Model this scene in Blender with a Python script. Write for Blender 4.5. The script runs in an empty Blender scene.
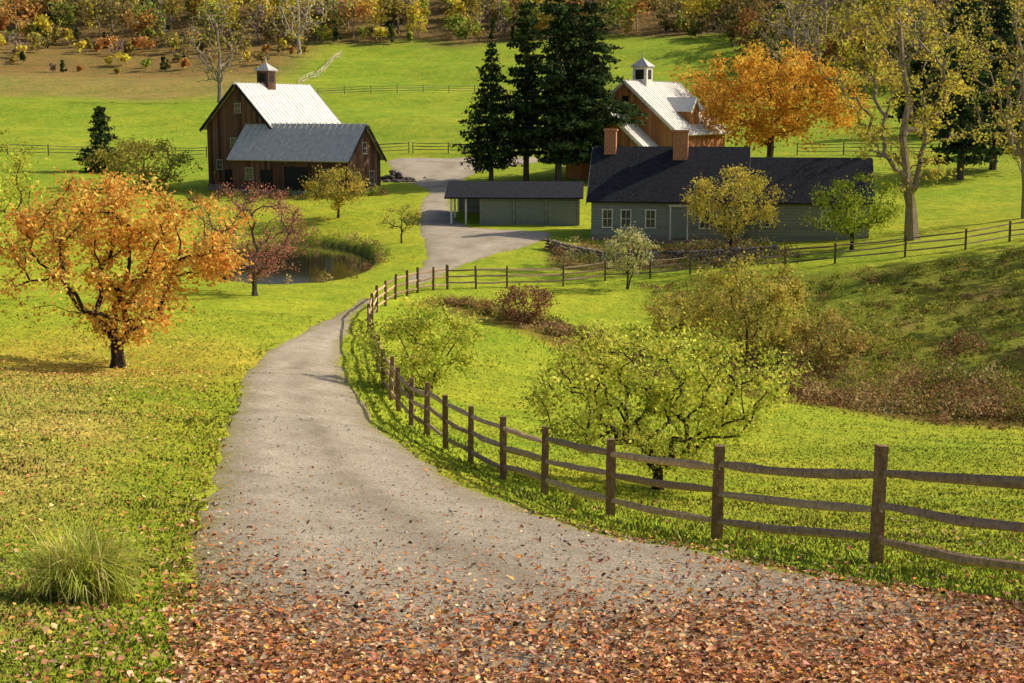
import bpy, math, random, numpy as np
from mathutils import Vector, Matrix
from mathutils.geometry import delaunay_2d_cdt
random.seed(4); R=np.random.default_rng(7)
COL=bpy.context.scene.collection
CZ=12.0; TH=math.radians(9.25)
# ------------------------------------------------------------------ terrain survey (x, y, z in metres)
SV="""-2.8,7.5,8.85 0,8,8.64 3.2,8.5,8.44 -3.9,10.5,8.27 -6.3,17,7.25 -11,30,5.84 -18.2,50,4.27 -23.9,66,3.69 -12.7,44,3.99
-2.5,11,8.09 -4.3,19,6.69 -6.6,29.5,5.51 -9.7,48,3.89 -13.7,66,3.22 -0.1,11.5,7.92 -1.7,20.5,6.27 -3.4,29,5.41 -6.1,40,4.37
-7.6,53,3.43 -7.6,66,2.75 -6.1,77,2.85 -3.3,90,3.22 0.5,97,3.57 -6,118,4.64 -9.6,150,6.3 -15.2,165,6.53 4,15,7.13
2.8,18.5,6.32 1.5,21.5,5.7 0.6,24.5,5.25 -0.2,27,4.86 -0.9,29.5,4.59 -2.1,33.5,4.23 -3.1,38,3.86 -3.9,43,3.55 -5.3,53,2.97
-3,68,2.47 -1,44,2.96 -0.5,62,2.42 2.2,64,2.11 3,29,4.11 4.7,22.5,5.38 7.6,27,4.46 9.2,26,4.74 5.9,16.5,6.79
7.7,37,3.04 13,37,3.04 14.8,53,0.53 18.4,50,0.81 10.4,54,0.91 6.7,50,1.73 5.5,60,1.43 15.2,63,1.35 19.5,71,2.55
21.9,80,3.8 30.6,85,4.61 25,69,2.82 22.3,61,1.69 14.7,84,3.1 4.9,79,2.34 5.5,88,2.67 5.3,96,3.32 22.4,94,3.5
30.8,100,4.36 38.8,108,5.27 51,150,7.86 33,140,6.68 -2.4,106,3.53 4.2,104,3.47 -8.8,72,2.93 -12.1,77,2.69 -16.3,104,2.89
-18.3,83,2.73 -26.7,92,3.03 -34.6,96,3.32 -34.7,120,4.52 -43.1,120,4.52 -27.9,132,4.69 -12.3,124,4.87 -13,108,3.9 -9.3,130,5.25
-41.7,145,5.79 -53.6,150,6.3 -39.1,180,7.03 -67.7,190,9.38 -65.7,230,13.55 -81.6,230,13.55 -50.8,235,14.39 -14,180,8.27 -17.9,230,13.55
-22.4,290,21.85 5.8,220,11.98 7.9,300,24.22 38.8,300,26.25 51.5,220,13.49 74.4,220,13.49 -88,310,24.63 -109.4,310,25.68 -68.8,320,27.2
-48.1,330,29.9 77.5,290,25.77 -129.9,370,39.51 -53.8,370,39.51 22.3,370,39.51 98.4,370,39.51 149.2,370,39.51 -166.7,480,79.43 -3.9,480,79.43
158.8,480,79.43 0,0,10.3 5,0,10.3 -5,0,10.5 0,-20,13 0,-60,18 40,0,7 -40,0,11 60,40,5 -60,40,7 -100,100,6 100,100,7 -300,0,12 300,0,12
-300,200,17 300,200,17 -300,400,52 300,400,52 -600,800,142 0,800,152 600,800,142 -600,-100,22 600,-100,22 0,-300,32"""
P=np.array([[float(a) for a in t.split(',')] for t in SV.split()])
n=len(P);X0=P[:,:2]/100
d=np.linalg.norm(X0[:,None]-X0[None],axis=2)
A=np.zeros((n+3,n+3));A[:n,:n]=np.where(d>0,d*d*np.log(d+1e-12),0)+np.eye(n)*3e-4
A[:n,n]=1;A[:n,n+1:]=X0;A[n,:n]=1;A[n+1:,:n]=X0.T
Wt=np.linalg.solve(A,np.concatenate([P[:,2],[0,0,0]]))
def sst(a,b,x):
    t=np.clip((x-a)/(b-a),0,1);return t*t*(3-2*t)
PC=(-14.6,90.0);PR=(5.6,12.5);WL=2.5
def pond_r(x,y):
    return np.sqrt(((x-PC[0]+0.16*(y-PC[1]))/PR[0])**2+((y-PC[1])/PR[1])**2)
def H(x,y):
    x=np.asarray(x,float);y=np.asarray(y,float)
    X=x/100;Y=y/100
    s=Wt[-3]+Wt[-2]*X+Wt[-1]*Y
    for i in range(n):
        d2=(X-X0[i,0])**2+(Y-X0[i,1])**2
        s=s+Wt[i]*0.5*d2*np.log(d2+1e-20)
    s=s+0.04*np.sin(x*1.1+0.7*np.sin(y*.6))*np.sin(y*0.9+x*.3)
    # pasture undulations on the hill
    s=s+sst(150,185,y)*(1-sst(285,320,y))*(.40*np.sin(y*.17+.05*x+1.3*np.sin(x*.035))+.22*np.sin(x*.13+y*.05)+.12*np.sin(y*.43-x*.11))
    r=pond_r(x,y);k=1-sst(.85,1.1,r)
    return s*(1-k)+1.6*k
def h1(x,y): return float(H(x,y))
# ------------------------------------------------------------------ road outline
RL=[(-13.5,161.5),(-12.6,148.2),(-10.6,135.2),(-7.6,125.5),(-7.6,115),(-7,105.2),(-6.2,96.2),(-5.5,88.2),(-5.6,82),(-6.4,75),(-7.4,70.8),(-8.0,65.8),(-8.3,58.7),(-8.5,52.4),(-8.6,48.3),(-8.3,43.3),(-7.1,35.8),(-5.9,28.3),(-5.1,23.2),(-4.3,18.8),(-3.4,14),(-2.7,10.9),(-2.2,9.1),(-1.8,7.7),(-1.4,6),(-.4,2),(1,-2),(4,-10)]
RR=[(12,-10),(8.6,0),(7,5),(5.6,8.6),(4.4,11.2),(3.6,12.6),(3,14),(2.2,15.8),(1.2,18.8),(.1,22),(-1.2,25.8),(-2.5,30.4),(-4.1,38.8),(-5.5,46.6),(-6.2,52),(-6.5,56.6),(-6.9,62),(-6.9,67),(-6.6,70.5),(-5.9,73.8),(-4.3,77),(-3.1,83.2),(-1.4,87.8),(1.2,92.2),(2.4,95.2),(2.6,100.2),(-2.6,104.2),(-4.4,110.5),(-5,118.2),(-4.7,129.2),(-3.1,140.5),(.8,146.5),(3,150),(2,156),(-6,158)]
RP=np.array(RL+RR)
def catmull(P,step,closed=True):
    out=[];m=len(P)
    for i in range(m if closed else m-1):
        g=lambda k:P[k%m] if closed else P[min(max(k,0),m-1)]
        p0,p1,p2,p3=g(i-1),g(i),g(i+1),g(i+2)
        k=max(1,int(np.linalg.norm(p2-p1)/step))
        for j in range(k):
            t=j/k
            out.append(.5*((2*p1)+(-p0+p2)*t+(2*p0-5*p1+4*p2-p3)*t*t+(-p0+3*p1-3*p2+p3)*t**3))
    return np.array(out)
RS=catmull(RP,2.0)
def sdist(x,y,poly):
    x=np.asarray(x,float).ravel();y=np.asarray(y,float).ravel()
    best=np.full(x.shape,1e9);ins=np.zeros(x.shape,bool)
    m=len(poly)
    for i in range(m):
        ax,ay=poly[i];bx,by=poly[(i+1)%m]
        ex,ey=bx-ax,by-ay;L=ex*ex+ey*ey+1e-12
        t=np.clip(((x-ax)*ex+(y-ay)*ey)/L,0,1)
        dd=(x-ax-t*ex)**2+(y-ay-t*ey)**2
        np.minimum(best,dd,out=best)
        c=((ay>y)!=(by>y))
        if c.any():
            xi=ax+(y-ay)*ex/(ey if abs(ey)>1e-12 else 1e-12)
            ins^=c&(x<xi)
    return np.where(ins,1,-1)*np.sqrt(best)
def pdist(x,y,line):
    x=np.asarray(x,float);y=np.asarray(y,float);best=np.full(x.shape,1e9)
    for (ax,ay),(bx,by) in zip(line[:-1],line[1:]):
        ex,ey=bx-ax,by-ay;L=ex*ex+ey*ey
        t=np.clip(((x-ax)*ex+(y-ay)*ey)/L,0,1)
        best=np.minimum(best,(x-ax-t*ex)**2+(y-ay-t*ey)**2)
    return np.sqrt(best)
# ------------------------------------------------------------------ materials
def newmat(name):
    m=bpy.data.materials.new(name);m.use_nodes=True
    nt=m.node_tree;nt.nodes.clear()
    o=nt.nodes.new('ShaderNodeOutputMaterial')
    return m,nt,o
def N(nt,t,**k):
    nd=nt.nodes.new(t)
    for a,b in k.items():
        if a in nd.inputs.keys(): nd.inputs[a].default_value=b
        else: setattr(nd,a,b)
    return nd
def mixc(nt,fac,a,b,mode='MIX'):
    m=nt.nodes.new('ShaderNodeMix');m.data_type='RGBA';m.blend_type=mode
    for s,v in ((0,fac),(6,a),(7,b)):
        if isinstance(v,bpy.types.NodeSocket): nt.links.new(v,m.inputs[s])
        elif s==0: m.inputs[0].default_value=v
        else: m.inputs[s].default_value=(*v,1) if len(v)==3 else v
    return m.outputs[2]
def ramp(nt,inp,stops):
    r=nt.nodes.new('ShaderNodeValToRGB');nt.links.new(inp,r.inputs[0])
    while len(r.color_ramp.elements)<len(stops): r.color_ramp.elements.new(.5)
    for e,(p,c) in zip(r.color_ramp.elements,stops):
        e.position=p;e.color=(*c,1) if not isinstance(c,(int,float)) else (c,c,c,1)
    return r.outputs[0]
def leafmat(name,trans=.4,up=False):
    m,nt,o=newmat(name)
    a=N(nt,'ShaderNodeAttribute',attribute_name='Col')
    df=N(nt,'ShaderNodeBsdfDiffuse')
    nt.links.new(a.outputs['Color'],df.inputs[0])
    if up:   # short turf: shade with the ground's up direction, as dense grass does
        cv=N(nt,'ShaderNodeCombineXYZ');cv.inputs[2].default_value=1.;nt.links.new(cv.outputs[0],df.inputs['Normal'])
        nt.links.new(df.outputs[0],o.inputs[0]);return m
    tr=N(nt,'ShaderNodeBsdfTranslucent');mx=N(nt,'ShaderNodeMixShader')
    mx.inputs[0].default_value=trans;nt.links.new(a.outputs['Color'],tr.inputs[0])
    nt.links.new(df.outputs[0],mx.inputs[1]);nt.links.new(tr.outputs[0],mx.inputs[2]);nt.links.new(mx.outputs[0],o.inputs[0])
    return m
M_leaf=leafmat('leaf',.33);M_grass=leafmat('grass_blade',up=True);M_tuss=leafmat('tussock_blade',.35);M_litter=leafmat('dry_leaf',.1);M_needle=leafmat('needles',.2)
def attrmat(name,scale,amt,rough=.85,bump=.3,stretch=None):
    m,nt,o=newmat(name)
    a=N(nt,'ShaderNodeAttribute',attribute_name='Col')
    tc=N(nt,'ShaderNodeTexCoord');mp=N(nt,'ShaderNodeMapping')
    if stretch: mp.inputs['Scale'].default_value=stretch
    nt.links.new(tc.outputs['Object'],mp.inputs[0])
    nz=N(nt,'ShaderNodeTexNoise',Scale=scale,Detail=6.0,Roughness=.65);nt.links.new(mp.outputs[0],nz.inputs['Vector'])
    v=ramp(nt,nz.outputs[0],[(.25,1-amt),(.75,1+amt)])
    c=mixc(nt,1.0,a.outputs['Color'],v,'MULTIPLY')
    b=N(nt,'ShaderNodeBsdfPrincipled',Roughness=rough);nt.links.new(c,b.inputs['Base Color'])
    b.inputs['Specular IOR Level'].default_value=.2
    bp=N(nt,'ShaderNodeBump',Strength=bump,Distance=.03);nt.links.new(nz.outputs[0],bp.inputs['Height']);nt.links.new(bp.outputs[0],b.inputs['Normal'])
    nt.links.new(b.outputs[0],o.inputs[0]);return m
M_bark=attrmat('bark',9,.55,bump=.8,stretch=(1,1,.35))
M_fence=attrmat('split_wood',14,.55,bump=.6)
M_rock=attrmat('rock',5,.4,bump=.6)
def plain(name,c,rough=.7,metal=0,nscale=6,amt=.25,bump=.15,stretch=(1,1,1),spec=.4):
    m,nt,o=newmat(name)
    tc=N(nt,'ShaderNodeTexCoord');mp=N(nt,'ShaderNodeMapping');mp.inputs['Scale'].default_value=stretch
    nt.links.new(tc.outputs['Object'],mp.inputs[0])
    nz=N(nt,'ShaderNodeTexNoise',Scale=nscale,Detail=5.0,Roughness=.6);nt.links.new(mp.outputs[0],nz.inputs['Vector'])
    cc=ramp(nt,nz.outputs[0],[(.3,tuple(x*(1-amt) for x in c)),(.7,tuple(min(1,x*(1+amt)) for x in c))])
    b=N(nt,'ShaderNodeBsdfPrincipled',Roughness=rough,Metallic=metal);nt.links.new(cc,b.inputs['Base Color'])
    b.inputs['Specular IOR Level'].default_value=spec
    bp=N(nt,'ShaderNodeBump',Strength=bump,Distance=.02);nt.links.new(nz.outputs[0],bp.inputs['Height']);nt.links.new(bp.outputs[0],b.inputs['Normal'])
    nt.links.new(b.outputs[0],o.inputs[0]);return m
def boards(name,c1,c2,width=.25,rough=.85,horiz=False):
    m,nt,o=newmat(name)
    tc=N(nt,'ShaderNodeTexCoord');sp=N(nt,'ShaderNodeSeparateXYZ');nt.links.new(tc.outputs['Object'],sp.inputs[0])
    ad=N(nt,'ShaderNodeMath',operation='ADD')
    if horiz: nt.links.new(sp.outputs[2],ad.inputs[0]);ad.inputs[1].default_value=0
    else: nt.links.new(sp.outputs[0],ad.inputs[0]);nt.links.new(sp.outputs[1],ad.inputs[1])
    dv=N(nt,'ShaderNodeMath',operation='DIVIDE');nt.links.new(ad.outputs[0],dv.inputs[0]);dv.inputs[1].default_value=width
    fl=N(nt,'ShaderNodeMath',operation='FLOOR');nt.links.new(dv.outputs[0],fl.inputs[0])
    fr=N(nt,'ShaderNodeMath',operation='FRACT');nt.links.new(dv.outputs[0],fr.inputs[0])
    wn=N(nt,'ShaderNodeTexWhiteNoise',noise_dimensions='1D');nt.links.new(fl.outputs[0],wn.inputs['W'])
    mp=N(nt,'ShaderNodeMapping');mp.inputs['Scale'].default_value=(4,4,.5);nt.links.new(tc.outputs['Object'],mp.inputs[0])
    nz=N(nt,'ShaderNodeTexNoise',Scale=1.5,Detail=6.0,Roughness=.7);nt.links.new(mp.outputs[0],nz.inputs['Vector'])
    av=N(nt,'ShaderNodeMath',operation='ADD');nt.links.new(wn.outputs[0],av.inputs[0]);nt.links.new(nz.outputs[0],av.inputs[1])
    hf=N(nt,'ShaderNodeMath',operation='MULTIPLY');nt.links.new(av.outputs[0],hf.inputs[0]);hf.inputs[1].default_value=.5
    c=ramp(nt,hf.outputs[0],[(.2,c1),(.8,c2)])
    gap=ramp(nt,fr.outputs[0],[(.0,.25),(.12,1.0)])
    c=mixc(nt,1.0,c,gap,'MULTIPLY')
    b=N(nt,'ShaderNodeBsdfPrincipled',Roughness=rough);nt.links.new(c,b.inputs['Base Color']);b.inputs['Specular IOR Level'].default_value=.2
    nt.links.new(b.outputs[0],o.inputs[0]);return m
# ------------------------------------------------------------------ numpy mesh builder
def mk(name,V,F,mats,mi=None,col=None,smooth=False,parent=None):
    V=np.ascontiguousarray(V,np.float32);F=np.ascontiguousarray(F,np.int32)
    me=bpy.data.meshes.new(name);k=F.shape[1]
    me.vertices.add(len(V));me.vertices.foreach_set('co',V.ravel())
    me.loops.add(F.size);me.loops.foreach_set('vertex_index',F.ravel())
    me.polygons.add(len(F));me.polygons.foreach_set('loop_start',np.arange(0,F.size,k,dtype=np.int32))
    try: me.polygons.foreach_set('loop_total',np.full(len(F),k,np.int32))
    except Exception: pass
    for m in (mats if isinstance(mats,list) else [mats]): me.materials.append(m)
    if mi is not None: me.polygons.foreach_set('material_index',np.ascontiguousarray(mi,np.int32))
    me.polygons.foreach_set('use_smooth',np.full(len(F),smooth))
    if col is not None:
        a=me.color_attributes.new('Col','FLOAT_COLOR','POINT')
        c=np.ones((len(V),4),np.float32);c[:,:3]=col;a.data.foreach_set('color',c.ravel())
    me.update(calc_edges=True);me.validate()
    ob=bpy.data.objects.new(name,me);COL.objects.link(ob)
    if parent: ob.parent=parent
    return ob
def quads(C,S,asp=.6,up=0.0):
    m=len(C);S=np.broadcast_to(S,(m,))
    nrm=R.normal(size=(m,3));nrm[:,2]=np.abs(nrm[:,2])+up;nrm/=np.linalg.norm(nrm,axis=1)[:,None]
    t=R.normal(size=(m,3));a=np.cross(nrm,t);a/=np.linalg.norm(a,axis=1)[:,None];b=np.cross(nrm,a)
    a=a*S[:,None];b=b*(S*asp)[:,None]
    V=np.stack([C-a,C+b,C+a,C-b],1).reshape(-1,3)
    return V,np.arange(4*m).reshape(m,4)
def pal(p,m,var=.18):
    c=np.array([q[0] for q in p],float);w=np.array([q[1] for q in p],float);w/=w.sum()
    o=c[R.choice(len(c),m,p=w)]
    return np.clip(o*(1+R.normal(size=(m,1))*var)*(1+R.normal(size=(m,3))*var*.35),.004,.95)
# ------------------------------------------------------------------ zone colours
FENCE1=[(6.3,8.0),(5.15,11.6),(4.01,15.05),(2.74,18.4),(1.52,21.35),(0.59,24.6),(-0.17,26.8),(-0.87,29.25),(-1.48,31.1),(-2.05,33.45),(-2.58,35.45),(-3.08,37.9),(-3.46,39.9),(-3.94,42.95),(-4.53,47.25),(-5.03,51.1),(-5.49,54.6),(-5.89,57.85),(-6.15,61.75),(-6.3,65.5),(-6.1,68.0),(-5.8,70.0),(-5.3,71.25),(-4.85,72.4),(-4.1,73.5),(-3.4,74.3)]
FENCE2=[(-3.4,74.3),(-1.91,75.0),(-0.27,76.25),(2.82,78.0),(5.28,80.25),(7.91,81.0),(10.32,82.0),(12.81,81.25),(15.62,81.0),(18.3,80.25),(22.18,80.0),(25.79,80.75),(28.9,82.5),(33,84.5),(38,87)]
GULLY=[(-3.1,69.5),(0.3,65.2),(2.6,62),(5.5,59),(9,56),(13,54.6),(18,51.5),(25,48),(34,45)]
def vnoise(x,y,s,seed=0):
    r=np.random.default_rng(seed);o=0
    for k in range(5):
        a=r.uniform(0,6.28);f=s*(1+.6*k);o=o+np.sin((x*math.cos(a)+y*math.sin(a))*f+r.uniform(0,6))*np.sin((x*math.sin(a)-y*math.cos(a))*f*.8+r.uniform(0,6))/(1+.4*k)
    return o/2
G_LAWN=np.array((.315,.40,.035));G_DRY=np.array((.58,.43,.13));G_RUST=np.array((.24,.13,.05));G_OLIVE=np.array((.165,.17,.032));G_BRN=np.array((.21,.145,.06))
def zone(x,y):
    sh=x.shape;x=x.ravel();y=y.ravel()
    c=np.tile(G_LAWN,(len(x),1))
    def bl(col,k):
        k=np.clip(k,0,1)[:,None];c[:]=c*(1-k)+np.array(col)*k
    n1=vnoise(x,y,.35,1);n2=vnoise(x,y,1.3,2);n3=vnoise(x,y,.08,3);n4=vnoise(x,y,.7,4)
    bl((.43,.43,.04),.35+.4*n3)
    bl((.21,.31,.025),sst(.2,.9,n1)*.45)
    left=sst(.4,2.4,(-.235*y-0.2)-x+1.0*n1)*(1-sst(30,50,y))*sst(-5,5,y)
    bl(G_DRY,left*(.58+.18*n2))
    bl((.60,.33,.10),left*sst(.1,.9,n4)*.3)
    bl((.36,.42,.05),left*sst(.15,.8,-n4)*.5)
    bl((.48,.45,.045),(1-left)*sst(0,1,n2)*.2)
    bl((.60,.42,.08),(1-sst(3,9,np.hypot(x+12,(y-44)*.9)))*.4)
    v=pdist(x,y,FENCE1);bl((.40,.50,.04),(1-sst(.3,1.3,v))*.85*(y<72))
    g=pdist(x,y,GULLY);gy=np.interp(x,[p[0] for p in GULLY],[p[1] for p in GULLY]);fy=np.interp(x,[p[0] for p in FENCE2],[p[1] for p in FENCE2])
    bank=sst(6,11,x)*sst(gy-1,gy+2,y)*(1-sst(fy-4,fy-.5,y))
    bl(G_OLIVE,bank*(.75+.3*n1));bl((.28,.27,.04),bank*sst(.0,.8,n2)*.5)
    bl(G_BRN,bank*sst(.3,.8,n4)*.55)
    bl(G_RUST,(1-sst(.8,2.6,g+.8*n1))*.8)
    gd=sst(1.5,3,x)*(1-sst(15,18,x))*sst(83.5,85.5,y)*(1-sst(93,95,y));bl((.18,.12,.055),gd*.85)
    pr=pond_r(x,y);bl((.10,.09,.03),(1-sst(1.0,1.12,pr)))
    bl((.265,.355,.035),sst(110,150,y)*.85);bl((.40,.40,.045),sst(110,150,y)*sst(0,1,n3+.5*n1)*.4)
    f=sst(226,242,y+6*n3)*(1-sst(-50,-36,x));bl((.33,.25,.09),f*(.85+.2*n3));bl((.24,.14,.06),f*sst(255,280,y+8*n1)*.7)
    edge=312+10*n3-70*sst(42,70,x)
    bl((.20,.135,.06),sst(edge-6,edge+6,y))
    bl((.18,.15,.05),sst(56,76,np.abs(x))*sst(120,200,y)*(x>0)*.7)
    c*=(1+.08*n2+.07*n1)[:,None]
    return np.clip(c,.01,.9).reshape(*sh,3)
# ------------------------------------------------------------------ ground sheet
def axis(lo,hi,d0,g,c):
    a=[c];q=d0
    while a[-1]<hi: a.append(a[-1]+q); q*=g
    b=[c];q=d0
    while b[-1]>lo: b.append(b[-1]-q); q*=g
    return np.array(b[::-1][:-1]+a)
xs=axis(-900,900,.45,1.018,0);ys=axis(-200,1400,.35,1.009,12)
gx,gy=np.meshgrid(xs,ys);gz=H(gx,gy)
rd=sdist(gx,gy,RS).reshape(gx.shape)
gz=gz-.10*sst(.15,.8,rd)
nx,ny=len(xs),len(ys);ii=np.arange(nx*ny).reshape(ny,nx)
Fg=np.stack([ii[:-1,:-1],ii[:-1,1:],ii[1:,1:],ii[1:,:-1]],-1).reshape(-1,4)
m,nt,o=newmat('meadow_ground')
a=N(nt,'ShaderNodeAttribute',attribute_name='Col');g=N(nt,'ShaderNodeNewGeometry')
n1=N(nt,'ShaderNodeTexNoise',Scale=11.0,Detail=7.0,Roughness=.78);n2=N(nt,'ShaderNodeTexNoise',Scale=1.2,Detail=5.0,Roughness=.7);n3=N(nt,'ShaderNodeTexNoise',Scale=.22,Detail=5.0,Roughness=.65)
for q in(n1,n2,n3): nt.links.new(g.outputs['Position'],q.inputs['Vector'])
v1=ramp(nt,n1.outputs[0],[(.3,(.55,.58,.5)),(.7,(1.36,1.3,1.25))]);v2=ramp(nt,n2.outputs[0],[(.3,(.74,.82,.7)),(.7,(1.22,1.14,1.1))]);v3=ramp(nt,n3.outputs[0],[(.35,(.78,.9,.8)),(.65,(1.18,1.07,1.1))])
c=mixc(nt,1.,mixc(nt,1.,mixc(nt,1.,a.outputs['Color'],v1,'MULTIPLY'),v2,'MULTIPLY'),v3,'MULTIPLY')
b=N(nt,'ShaderNodeBsdfPrincipled',Roughness=.95);b.inputs['Specular IOR Level'].default_value=.05;nt.links.new(c,b.inputs['Base Color'])
bp=N(nt,'ShaderNodeBump',Strength=.6,Distance=.08);nt.links.new(n1.outputs[0],bp.inputs['Height'])
bp2=N(nt,'ShaderNodeBump',Strength=.7,Distance=.35);nt.links.new(n2.outputs[0],bp2.inputs['Height']);nt.links.new(bp.outputs[0],bp2.inputs['Normal']);nt.links.new(bp2.outputs[0],b.inputs['Normal'])
nt.links.new(b.outputs[0],o.inputs[0]);M_ground=m
mk('ground',np.stack([gx,gy,gz],-1).reshape(-1,3),Fg,M_ground,col=zone(gx,gy).reshape(-1,3),smooth=True)
# ------------------------------------------------------------------ road
RF=catmull(RP,.5)
tn=np.roll(RF,-1,0)-np.roll(RF,1,0);tn/=np.linalg.norm(tn,axis=1)[:,None]+1e-9
off=(vnoise(RF[:,0],RF[:,1],2.2,9)*.10+vnoise(RF[:,0],RF[:,1],.5,8)*.14+R.normal(size=len(RF))*.035)
RF=RF+np.stack([-tn[:,1],tn[:,0]],1)*off[:,None]
pts=[tuple(p) for p in RF]
cand=[]
for (y0,y1,s) in ((-9,30,.3),(30,70,.5),(70,162,1.2)):
    ax=np.arange(-16,12,s);ay=np.arange(y0,y1,s);q=np.stack(np.meshgrid(ax,ay),-1).reshape(-1,2);q+=R.uniform(-.1,.1,q.shape)*s;cand.append(q)
cand=np.concatenate(cand);dd=sdist(cand[:,0],cand[:,1],RF);cand=cand[dd>.18]
allp=[Vector(p) for p in pts]+[Vector(p) for p in cand]
e=[(i,(i+1)%len(pts)) for i in range(len(pts))]
vo,eo,fo,*_=delaunay_2d_cdt(allp,e,[list(range(len(pts)))],1,1e-5)
rv=np.array([(p.x,p.y) for p in vo]);de=np.abs(sdist(rv[:,0],rv[:,1],RF))
dL=pdist(rv[:,0],rv[:,1],RL);dR=pdist(rv[:,0],rv[:,1],RR);ac=dL/(dL+dR+1e-6)
rut=np.exp(-((ac-.30)/.09)**2)+np.exp(-((ac-.68)/.09)**2)
rz=H(rv[:,0],rv[:,1])+.035-.07*(1-sst(0,.4,de))+.012*vnoise(rv[:,0],rv[:,1],1.6,5)-.025*rut*sst(.3,.8,de)
streak=.45+.3*rut+.10*np.sin(ac*34+1.2*vnoise(rv[:,0],rv[:,1],.12,41))+.08*np.sin(ac*61+1.5*vnoise(rv[:,0],rv[:,1],.1,42))-.15*np.exp(-((ac-.5)/.07)**2)
def litter_density(x,y):
    q=np.exp(-((y-5.2)/4.6)**2)*1.3+.6*np.exp(-((y-6)/6.5)**2)*sst(-.3,2.0,x-y*.05)
    return q*(.8+.4*vnoise(x,y,1.6,31))
m,nt,o=newmat('gravel_surface')
a=N(nt,'ShaderNodeAttribute',attribute_name='Col');g=N(nt,'ShaderNodeNewGeometry')
nA=N(nt,'ShaderNodeTexNoise',Scale=1.1,Detail=6.0,Roughness=.7);nB=N(nt,'ShaderNodeTexNoise',Scale=38.,Detail=4.0,Roughness=.8);vo2=N(nt,'ShaderNodeTexVoronoi',Scale=34.);nC=N(nt,'ShaderNodeTexNoise',Scale=3.2,Detail=6.,Roughness=.75)
for q in(nA,nB,vo2,nC): nt.links.new(g.outputs['Position'],q.inputs['Vector'])
base=ramp(nt,nA.outputs[0],[(.3,(.345,.295,.225)),(.5,(.415,.36,.28)),(.72,(.49,.43,.34))])
fine=ramp(nt,nB.outputs[0],[(.3,(.5,.49,.48)),(.5,(1,1,1)),(.72,(1.45,1.42,1.38))])
st=ramp(nt,vo2.outputs['Color'],[(.1,(.72,.71,.70)),(.9,(1.22,1.2,1.18))])
c=mixc(nt,1.,mixc(nt,1.,base,fine,'MULTIPLY'),st,'MULTIPLY')
sp=N(nt,'ShaderNodeSeparateColor');nt.links.new(a.outputs['Color'],sp.inputs[0])
c=mixc(nt,1.,c,ramp(nt,sp.outputs[1],[(.2,(.78,.76,.73)),(.8,(1.14,1.14,1.14))]),'MULTIPLY')
lm=N(nt,'ShaderNodeMath',operation='MULTIPLY');nt.links.new(sp.outputs[2],lm.inputs[0]);lm.inputs[1].default_value=.7
c=mixc(nt,lm.outputs[0],c,mixc(nt,1.,(.30,.175,.10),fine,'MULTIPLY'))
ad=N(nt,'ShaderNodeMath',operation='ADD');nt.links.new(sp.outputs[0],ad.inputs[0])
mu=N(nt,'ShaderNodeMath',operation='MULTIPLY');nt.links.new(nC.outputs[0],mu.inputs[0]);mu.inputs[1].default_value=1.2;nt.links.new(mu.outputs[0],ad.inputs[1])
ef=ramp(nt,ad.outputs[0],[(.62,1.),(.95,0.)])
edgec=ramp(nt,nB.outputs[0],[(.35,(.23,.17,.08)),(.65,(.34,.33,.08))])
c=mixc(nt,ef,c,edgec)
b=N(nt,'ShaderNodeBsdfPrincipled',Roughness=.95);b.inputs['Specular IOR Level'].default_value=.1;nt.links.new(c,b.inputs['Base Color'])
bp=N(nt,'ShaderNodeBump',Strength=.9,Distance=.035);nt.links.new(nB.outputs[0],bp.inputs['Height']);nt.links.new(bp.outputs[0],b.inputs['Normal'])
nt.links.new(b.outputs[0],o.inputs[0])
ecol=np.stack([np.clip(de/1.6,0,1),np.clip(streak,0,1),np.clip(litter_density(rv[:,0],rv[:,1]),0,1)],1)
mk('gravel_road',np.column_stack([rv,rz]),np.array([f for f in fo if len(f)==3]),m,col=ecol,smooth=True)
# ------------------------------------------------------------------ pond
ang=np.linspace(0,2*math.pi,64,endpoint=False)
py=PC[1]+PR[1]*1.06*np.sin(ang);px=PC[0]-0.16*(py-PC[1])+PR[0]*1.06*np.cos(ang)
me=bpy.data.meshes.new('pond');me.from_pydata([(x,y,WL) for x,y in zip(px,py)],[],[list(range(64))])
m,nt,o=newmat('pond_water');b=N(nt,'ShaderNodeBsdfPrincipled',Roughness=.06);b.inputs['Base Color'].default_value=(.03,.03,.012,1)
nz=N(nt,'ShaderNodeTexNoise',Scale=3.);bp=N(nt,'ShaderNodeBump',Strength=.08,Distance=.05);nt.links.new(nz.outputs[0],bp.inputs['Height']);nt.links.new(bp.outputs[0],b.inputs['Normal']);nt.links.new(b.outputs[0],o.inputs[0])
me.materials.append(m);ob=bpy.data.objects.new('pond',me);COL.objects.link(ob)
# ------------------------------------------------------------------ grass blades
def blades(name,x,y,hh,ww,col,lean=.7):
    m=len(x);z=H(x,y)-.008
    a=R.uniform(0,6.283,m);dx,dy=np.cos(a),np.sin(a)
    l=hh*lean*R.uniform(.2,1.6,m);la=R.uniform(0,6.283,m)
    p=np.stack([x,y,z],1);w=np.stack([dx*ww,dy*ww,0*x],1)
    tip=p+np.stack([np.cos(la)*l,np.sin(la)*l,hh],1)
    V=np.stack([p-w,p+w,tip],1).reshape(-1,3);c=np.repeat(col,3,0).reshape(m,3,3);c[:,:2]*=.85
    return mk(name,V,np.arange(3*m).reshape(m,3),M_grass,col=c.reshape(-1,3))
NB=340000
y=np.exp(R.uniform(math.log(5.5),math.log(62),NB));x=R.uniform(-.40,.40,NB)*(y+2)
sd=sdist(x,y,RS)+vnoise(x,y,2.5,11)*.15
fv=pdist(x,y,FENCE1)
keep=(sd<.12)&((y<38)|(R.random(NB)<.45)|(fv<1.0))
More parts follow.
